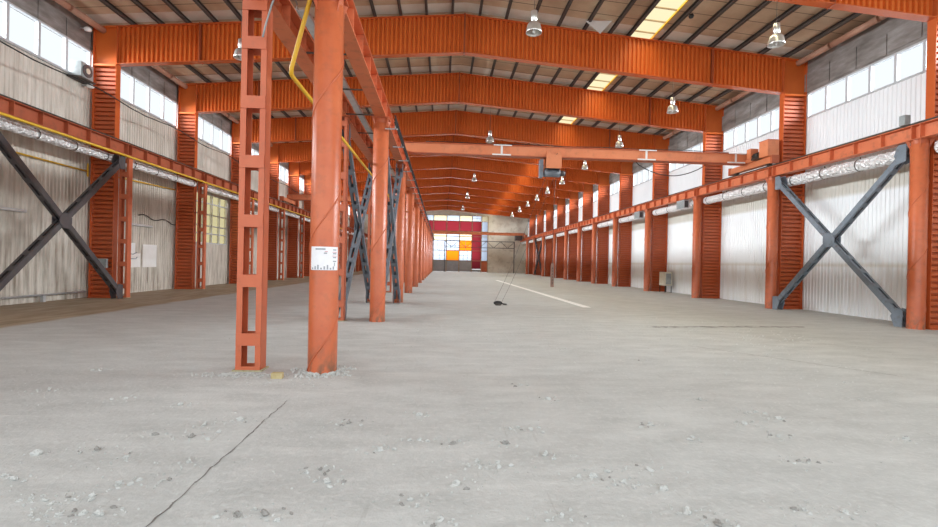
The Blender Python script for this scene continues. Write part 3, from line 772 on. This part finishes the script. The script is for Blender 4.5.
for y0, y1, nm in ((14.3, 16.25, 'behind the charcoal cross brace'), (21.5, 23.0, 'above the white wall boards')):
    q = empty('wall_mounted_light', (XL + 0.06, (y0 + y1) / 2, 2.98), 'pale tube light fixture on the beige wall %s' % nm, 'light')
    h2 = (y1 - y0) / 2
    MB().box(0, 0.05, -h2, h2, -0.02, 0.07).build('housing', 'galv', q)
    MB().tube([(0.075, -h2 + 0.05, 0.02), (0.075, h2 - 0.05, 0.02)], 0.02, 8).build('tube', 'bulb', q)
b = MB().box(XL + 0.03, XL + 0.06, 22.38, 23.42, 1.12, 2.16).build('wall_mounted_board', 'white')
tag(b, 'plain white board fixed low on the beige wall', 'board', kind='thing')
b = MB().box(XL + 0.03, XL + 0.055, 21.25, 22.22, 1.12, 1.75).box(XL + 0.03, XL + 0.055, 21.15, 21.85, 1.75, 2.2).build('wall_mounted_board', 'white')
tag(b, 'stepped white notice board with a dark sketch beside the lattice post', 'board', kind='thing')
MB().tube([(XL + 0.06, 21.35, 1.62), (XL + 0.06, 21.5, 1.72), (XL + 0.06, 21.7, 1.70), (XL + 0.06, 21.95, 1.78)], 0.02, 6).tube([(XL + 0.06, 21.5, 1.5), (XL + 0.06, 21.9, 1.5), (XL + 0.06, 21.98, 1.58)], 0.018, 6).build('sketch', 'ink', b)
tag(MB().box(-13.0, -12.7, 18.75, 18.86, 1.15, 1.5).build('switch_box', 'grey_metal'), 'small grey switch box on the portal leg behind the charcoal brace', 'box', kind='thing')
path = [(XL + 0.08, 22 + i * 0.2, 3.45 + 0.08 * math.sin(i * 0.8) - 0.01 * i) for i in range(16)]
tag(MB().tube(path, 0.02, 6).build('wall_cable', 'rail'), 'wavy dark cable sagging across the beige wall above the tube light', 'cable')
# white wall
def louvred(y, nm, sz=1.0):
    q = empty('louvred_box', (13.72, y, 4.98), 'grey louvred cabinet hung under the runway next to the %s round post' % nm, 'cabinet')
    MB().box(-0.15, 0.13, -0.42, 0.42, 0, 0.48).build('casing', 'galv', q)
    m = MB()
    for k in range(7): m.prism([(-0.15, -0.34, 0.03 + k * 0.06), (-0.18, -0.34, 0.03 + k * 0.06), (-0.15, -0.34, 0.075 + k * 0.06)], (0, 0.68, 0))
    m.build('louvre', 'grey_metal', q)
    m = MB().prism([(-0.11, -0.42, 0.06), (0.09, -0.42, 0.06), (0.09, -0.42, 0.42), (-0.11, -0.42, 0.42)], (0, -0.02, 0)); m.build('grille', 'brace_dark', q)
    MB().box(-0.12, 0.12, -0.04, 0.04, 0.48, 0.514).build('hanger', 'rail', q)
louvred(26.5, 'third'); louvred(32.6, 'fourth')
q = empty('electrical_cabinet', (14.55, 30.1, 0), 'cream electrical cabinet on thin legs at the foot of the white wall', 'cabinet')
q.scale = (0.85, 0.8, 0.95)
MB().box(-0.28, 0.28, -0.5, 0.5, 0.46, 1.38).build('casing', 'cream', q)
MB().box(-0.30, -0.28, -0.45, 0.45, 0.52, 1.32).build('cabinet_door', 'cream', q)
MB().box(-0.2, 0.2, -0.515, -0.50, 0.56, 1.28).build('side_panel', 'grey_metal', q)
for x in (-0.24, 0.24):
    for y in (-0.45, 0.45): MB().box(x - 0.025, x + 0.025, y - 0.025, y + 0.025, 0, 0.46).build('leg', 'rail', q)
tag(MB().box(13.66, 13.84, 13.38, 13.56, ZGT + 0.10, ZGT + 0.40).build('limit_switch_box', 'grey_metal'), 'small grey box standing on the runway above the blue-grey brace', 'box', kind='thing')

# notice wrapped round the post with the yellow pipe beside it
q = empty('paper_notice', (XM, FY[0], 1.49), 'white printed paper notice wrapped round the round orange post', 'notice')
ac = math.atan2(-FY[0], -XM)
def arc(m, r, a0, a1, z0, z1, n=20):
    A = [(r * math.cos(a0 + (a1 - a0) * i / n), r * math.sin(a0 + (a1 - a0) * i / n), z0) for i in range(n + 1)]
    B = [(x, y, z1) for x, y, _ in A]; m.strip(A, B, True); return m
arc(MB(), R + 0.011, ac - 0.98, ac + 0.98, 0, 0.335).build('sheet', 'paper', q)
def printed(mat, *a): arc(MB(), R + 0.0135, *a).build('lettering', mat, q)
printed('ink', ac - 0.60, ac + 0.05, 0.29, 0.31, 12); printed('ink', ac - 0.05, ac + 0.15, 0.235, 0.25, 6)
for k in range(8): a = ac - 0.85 + k * 0.2; printed('ink', a, a + 0.09, 0.01, 0.035 + 0.02 * (k % 3), 2)
for k in range(4): printed('ink', ac + 0.55, ac + 0.82, 0.12 + k * 0.055, 0.135 + k * 0.055, 4)
printed('ink', ac + 0.64, ac + 0.70, 0.06, 0.11, 2)
for k in range(2): printed('red_ink', ac + 0.5, ac + 0.85, 0.20 + k * 0.055, 0.208 + k * 0.055, 4)
printed('red_ink', ac + 0.0, ac + 0.2, 0.26, 0.27, 3)

# loose sheet hanging out of the roof
m = MB(); m.prism([(5.40, 18.35, 11.22), (6.50, 18.35, 11.28), (6.00, 18.30, 10.72)], (0.0, 0.012, 0.004))
tag(m.build('loose_sheet', 'white'), 'torn triangular sheet hanging down from the roof beside the skylight', 'sheet', kind='thing')
tag(MB().lathe([(0, 0), (0.07, 0.02), (0.1, 0.08), (0.07, 0.15), (0, 0.16)], 14).build('roof_vent', 'black', None, (XRID + 8.25, 17.0, 10.80)),
    'round black vent under the roof beside the skylight', 'vent', kind='thing')

# ------------------------------------------------------------------ floor markings and litter
m = MB()
A, B = Vector((5.68, 18.2, 0)), Vector((5.35, 46, 0))
m.prism([A + Vector((-0.16, 0, 0.001)), A + Vector((0.16, 0, 0.001)), B + Vector((0.16, 0, 0.001)), B + Vector((-0.16, 0, 0.001))], (0, 0, 0.003))
tag(m.build('painted_line', 'line'), 'worn white line painted down the concrete floor', 'line', kind='thing')
def crack(pts, w, label):
    m = MB(); L_, R_ = [], []
    for (x, y) in pts:
        ww = w * random.uniform(0.4, 1.3); L_.append((x - ww if abs(pts[0][1] - pts[-1][1]) > 1.5 else x, y if abs(pts[0][1] - pts[-1][1]) > 1.5 else y - ww, 0.003))
        R_.append((x + ww if abs(pts[0][1] - pts[-1][1]) > 1.5 else x, y if abs(pts[0][1] - pts[-1][1]) > 1.5 else y + ww, 0.003))
    m.strip(R_, L_); tag(m.build('floor_crack', 'crack'), label, 'crack', kind='thing')
crack([(-1.75 + random.uniform(-0.010, 0.010) + 0.006 * math.sin(i * 0.35), 2.0 + i * 0.06) for i in range(61)], 0.006, 'dark straight joint crack running up to the lattice post')
crack([(5.75 + i * 0.12, 12.6 + random.uniform(-0.03, 0.03) + 0.012 * i) for i in range(40)], 0.085, 'long dark crack across the floor before the blue-grey brace')
crack([(5.2 + i * 0.05, 9.7 - i * 0.065 + random.uniform(-0.03, 0.03)) for i in range(42)], 0.012, 'thin slanting crack across the floor towards the first round post')
tag(MB().lathe([(0.0, 0.004), (0.75, 0.004), (0.8, 0.0)], 24).build('drain_cover', 'brace_dark', None, (8.3, 62, 0)), 'dark round drain cover far down the floor', 'drain', kind='thing')

blk = MB().prism([(-0.075, -0.045, 0), (0.075, -0.045, 0), (0.07, 0.045, 0), (-0.07, 0.045, 0)], (0.0, 0.0, 0.075)).build('wood_block', 'wood', None, (-2.22, 6.66, 0))
tag(blk, 'small mustard-coloured block lying between the lattice post and the round post', 'block', kind='thing')

def chunk(r, seed):
    rn = random.Random(seed); m = MB(); n = 7; rings = 4; b = 0
    m.v.append((0, 0, r * 0.95 * rn.uniform(0.7, 1.15)))
    for i in range(rings):
        ph = PI / 2 * (i + 1) / rings
        for k in range(n):
            a = 2 * PI * k / n + rn.uniform(-0.25, 0.25); q = r * rn.uniform(0.5, 1.3)
            m.v.append((q * math.sin(ph) * math.cos(a) * 1.15, q * math.sin(ph) * math.sin(a) * 0.85, max(0.0, q * 0.95 * math.cos(ph)) if i < rings - 1 else 0.0))
    for k in range(n): m.face([0, 1 + k, 1 + (k + 1) % n])
    for i in range(rings - 1):
        for k in range(n):
            k2 = (k + 1) % n; p = 1 + i * n
            m.face([p + k, p + n + k, p + n + k2, p + k2])
    m.face([1 + (rings - 1) * n + k for k in range(n)][::-1])
    return m
protos = [chunk(1.0, s) for s in range(6)]
meshes = []
for i, c in enumerate(protos):
    for mt in ('chip', 'chip_shade'):
        me = bpy.data.meshes.new('plaster_chip'); me.from_pydata(c.v, [], c.f); me.materials.append(M[mt]); me.update(); meshes.append(me)
CL = [(-3.26, 4.06), (-2.24, 4.46), (-3.58, 5.64), (-1.98, 3.91), (-2.59, 4.51), (-2.27, 3.54), (-2.41, 3.31), (-2.36, 3.12), (-2.52, 4.01), (-2.86, 4.16), (-0.9, 4.84), (-0.91, 3.76), (-0.81, 3.55), (0.13, 4.29), (0.13, 3.5), (-1.1, 3.11), (-1.27, 3.1), (0.71, 4.68), (0.61, 4.29), (0.49, 3.8), (0.37, 3.8), (1.33, 5.72), (3.34, 4.49), (3.23, 4.84), (3.62, 5.24), (1.21, 3.63), (1.67, 3.42), (1.71, 3.74), (1.41, 3.53), (1.68, 3.09), (3.72, 5.0), (3.09, 3.9), (2.44, 3.11), (1.8, 2.94), (2.76, 3.07), (-2.7, 3.32), (-3.05, 3.61), (-2.12, 3.12), (-0.2, 5.1), (-0.5, 4.15), (2.3, 9.02), (3.5, 8.14), (3.23, 5.71), (5.35, 5.75), (4.55, 4.38), (-4.83, 7.05), (-4.68, 5.99), (-2.85, 5.42), (-2.28, 4.78), (-2.0, 4.92), (-0.18, 3.28), (0.02, 3.02), (0.81, 3.07), (-1.96, 3.6), (-0.17, 4.38), (1.09, 6.38), (0.91, 4.65), (0.92, 4.04), (2.39, 4.38), (2.19, 4.8)]
nch = 0; placed = []
for i, (cx, cy) in enumerate(CL):
    for j in range(random.choice((2, 4, 5, 6, 7))):
        if nch >= 290: break
        s = random.uniform(0.018, 0.034) if j == 0 else random.uniform(0.009, 0.020)
        dark = 1 if random.random() < 0.2 else 0  # share of chips coloured dark to stand in for shaded sides
        for tries in range(12):
            sp = 0.0 if j == 0 and not tries else 0.07 + 0.012 * tries
            px, py = cx + random.uniform(-1.4, 1.4) * sp, cy + random.uniform(-1, 1) * sp
            if not any((px - a) ** 2 + (py - b) ** 2 < (1.75 * (s + c)) ** 2 for a, b, c in placed): break
        else: continue
        placed.append((px, py, s))
        o = bpy.data.objects.new('plaster_chip', meshes[random.randrange(6) * 2 + dark]); C.objects.link(o)
        o.location = (px, py, 0); o.rotation_euler[2] = random.uniform(0, 6.28); o.scale = (s * 1.2, s, s * random.uniform(0.8, 1.2))
        tag(o, 'small plaster chip toned dark as shade, lying loose on the dusty concrete floor' if dark else 'small pale plaster chip lying loose on the dusty concrete floor',
            'chip', 'loose chips toned dark as shade on the floor' if dark else 'loose pale plaster chips on the floor', 'thing')
        nch += 1
# fine grit nobody could count
def add_chunks(m, spots):
    for (x, y, s) in spots:
        c = protos[random.randrange(6)]; b = len(m.v); a = random.uniform(0, 6.28); ca, sa = math.cos(a), math.sin(a)
        m.v += [(x + s * (p[0] * ca - p[1] * sa), y + s * (p[0] * sa + p[1] * ca), p[2] * s) for p in c.v]
        for f_ in c.f: m.face([b + q for q in f_])
spots = []
for (cx, cy) in CL:
    for j in range(16): spots.append((cx + random.gauss(0, 0.14), cy + random.gauss(0, 0.08), random.uniform(0.004, 0.010)))
for j in range(1300):
    spots.append((random.uniform(-6, 7), 2.5 + 9 * random.random() ** 1.3, random.uniform(0.003, 0.009)))
for j in range(500):                                       # line of dust ridges further down
    spots.append((random.uniform(-1, 9), random.gauss(12.0, 1.6), random.uniform(0.007, 0.018)))
for j in range(260):
    a = random.uniform(0, 6.28); r_ = R + 0.03 + abs(random.gauss(0, 0.12)); spots.append((XM + r_ * math.cos(a), FY[0] + r_ * math.sin(a), random.uniform(0.007, 0.024)))
for j in range(90):
    a = random.uniform(0, 6.28); r_ = R + random.uniform(0.0, 0.05); spots.append((XM + r_ * math.cos(a), FY[0] + r_ * math.sin(a), random.uniform(0.016, 0.034)))
for j in range(220):
    spots.append((XML + random.gauss(-0.05, 0.26), FY[0] - 0.17 - abs(random.gauss(0, 0.12)), random.uniform(0.006, 0.018)))
for j in range(90):
    spots.append((random.uniform(-2.6, -1.4), random.uniform(6.2, 6.9), random.uniform(0.005, 0.012)))
m = MB(); add_chunks(m, spots)
tag(m.build('plaster_grit', 'chip'), 'fine plaster grit and dust scattered over the concrete floor', 'grit', kind='stuff')

# ------------------------------------------------------------------ light
wd = bpy.data.worlds.new('daylight'); SC.world = wd; wd.use_nodes = True
bg = wd.node_tree.nodes['Background']; bg.inputs[0].default_value = (0.93, 0.965, 1.0, 1); bg.inputs[1].default_value = 1.75
def area(loc, rot, sx, sy, power, col=(1, 1, 1), spread=180):
    l = bpy.data.lights.new('daylight_lamp', 'AREA'); l.shape = 'RECTANGLE'; l.size = sx; l.size_y = sy; l.energy = power; l.color = col; l.spread = math.radians(spread)
    o = bpy.data.objects.new('daylight_lamp', l); C.objects.link(o); o.location = loc; o.rotation_euler = rot
    return o
for i in range(len(FY)):
    a = FY[i]; b = FY[i + 1] if i + 1 < len(FY) else YB
    yc, ln = (a + b) / 2, b - a - (0.4 if i + 1 < len(FY) else 3.0)
    area((XW + 0.5, yc, (RW0 + RW1) / 2 + 0.1), (0, PI / 2 - 0.22, 0), 1.0, ln, 620, (0.94, 0.975, 1), 78)       # through the high windows
    area((XL - 0.5, yc, (LW0 + LW1) / 2 + 0.1), (0, -PI / 2 + 0.22, 0), 1.1, ln, 800, (0.94, 0.975, 1), 78)
    area((XRID + 7.3, yc, ZS(7.3) + 0.6), (0, 0, 0), 0.95, ln, 170, (0.86, 0.94, 1), 120)           # through the skylights
area(((bx[0] + bx[-1]) / 2, YB + 0.8, 5.9), (-PI / 2, 0, 0), 9.0, 7.5, 1300, (0.95, 0.98, 1))
area((XL - 0.5, (LWIN[0] + LWIN[1]) / 2, 3.9), (0, -PI / 2, 0), 2.6, 3.6, 60, (1, 0.97, 0.9))

# ------------------------------------------------------------------ camera
f_px, ya, pi_, ro = 474.99, 0.0572, -0.0016, 0.0214
fw = Vector((math.sin(ya) * math.cos(pi_), math.cos(ya) * math.cos(pi_), math.sin(pi_)))
up = Vector((-math.sin(pi_) * math.sin(ya), -math.sin(pi_) * math.cos(ya), math.cos(pi_)))
rt = Vector((math.cos(ya), -math.sin(ya), 0))
ax = rt * math.cos(ro) + up * math.sin(ro); ay = up * math.cos(ro) - rt * math.sin(ro)
cam = bpy.data.cameras.new('camera'); co = bpy.data.objects.new('camera', cam); C.objects.link(co)
mt = Matrix((ax, ay, -fw)).transposed().to_4x4(); mt.translation = (0, 0, 1.64); co.matrix_world = mt
cam.sensor_width = 36; cam.sensor_fit = 'HORIZONTAL'; cam.lens = f_px * 36 / 938; cam.clip_start = 0.05; cam.clip_end = 300
SC.camera = co
SC.view_settings.view_transform = 'Standard'; SC.view_settings.look = 'None'
SC.view_settings.exposure = 0.25; SC.view_settings.gamma = 1.0; SC.view_settings.use_curve_mapping = False
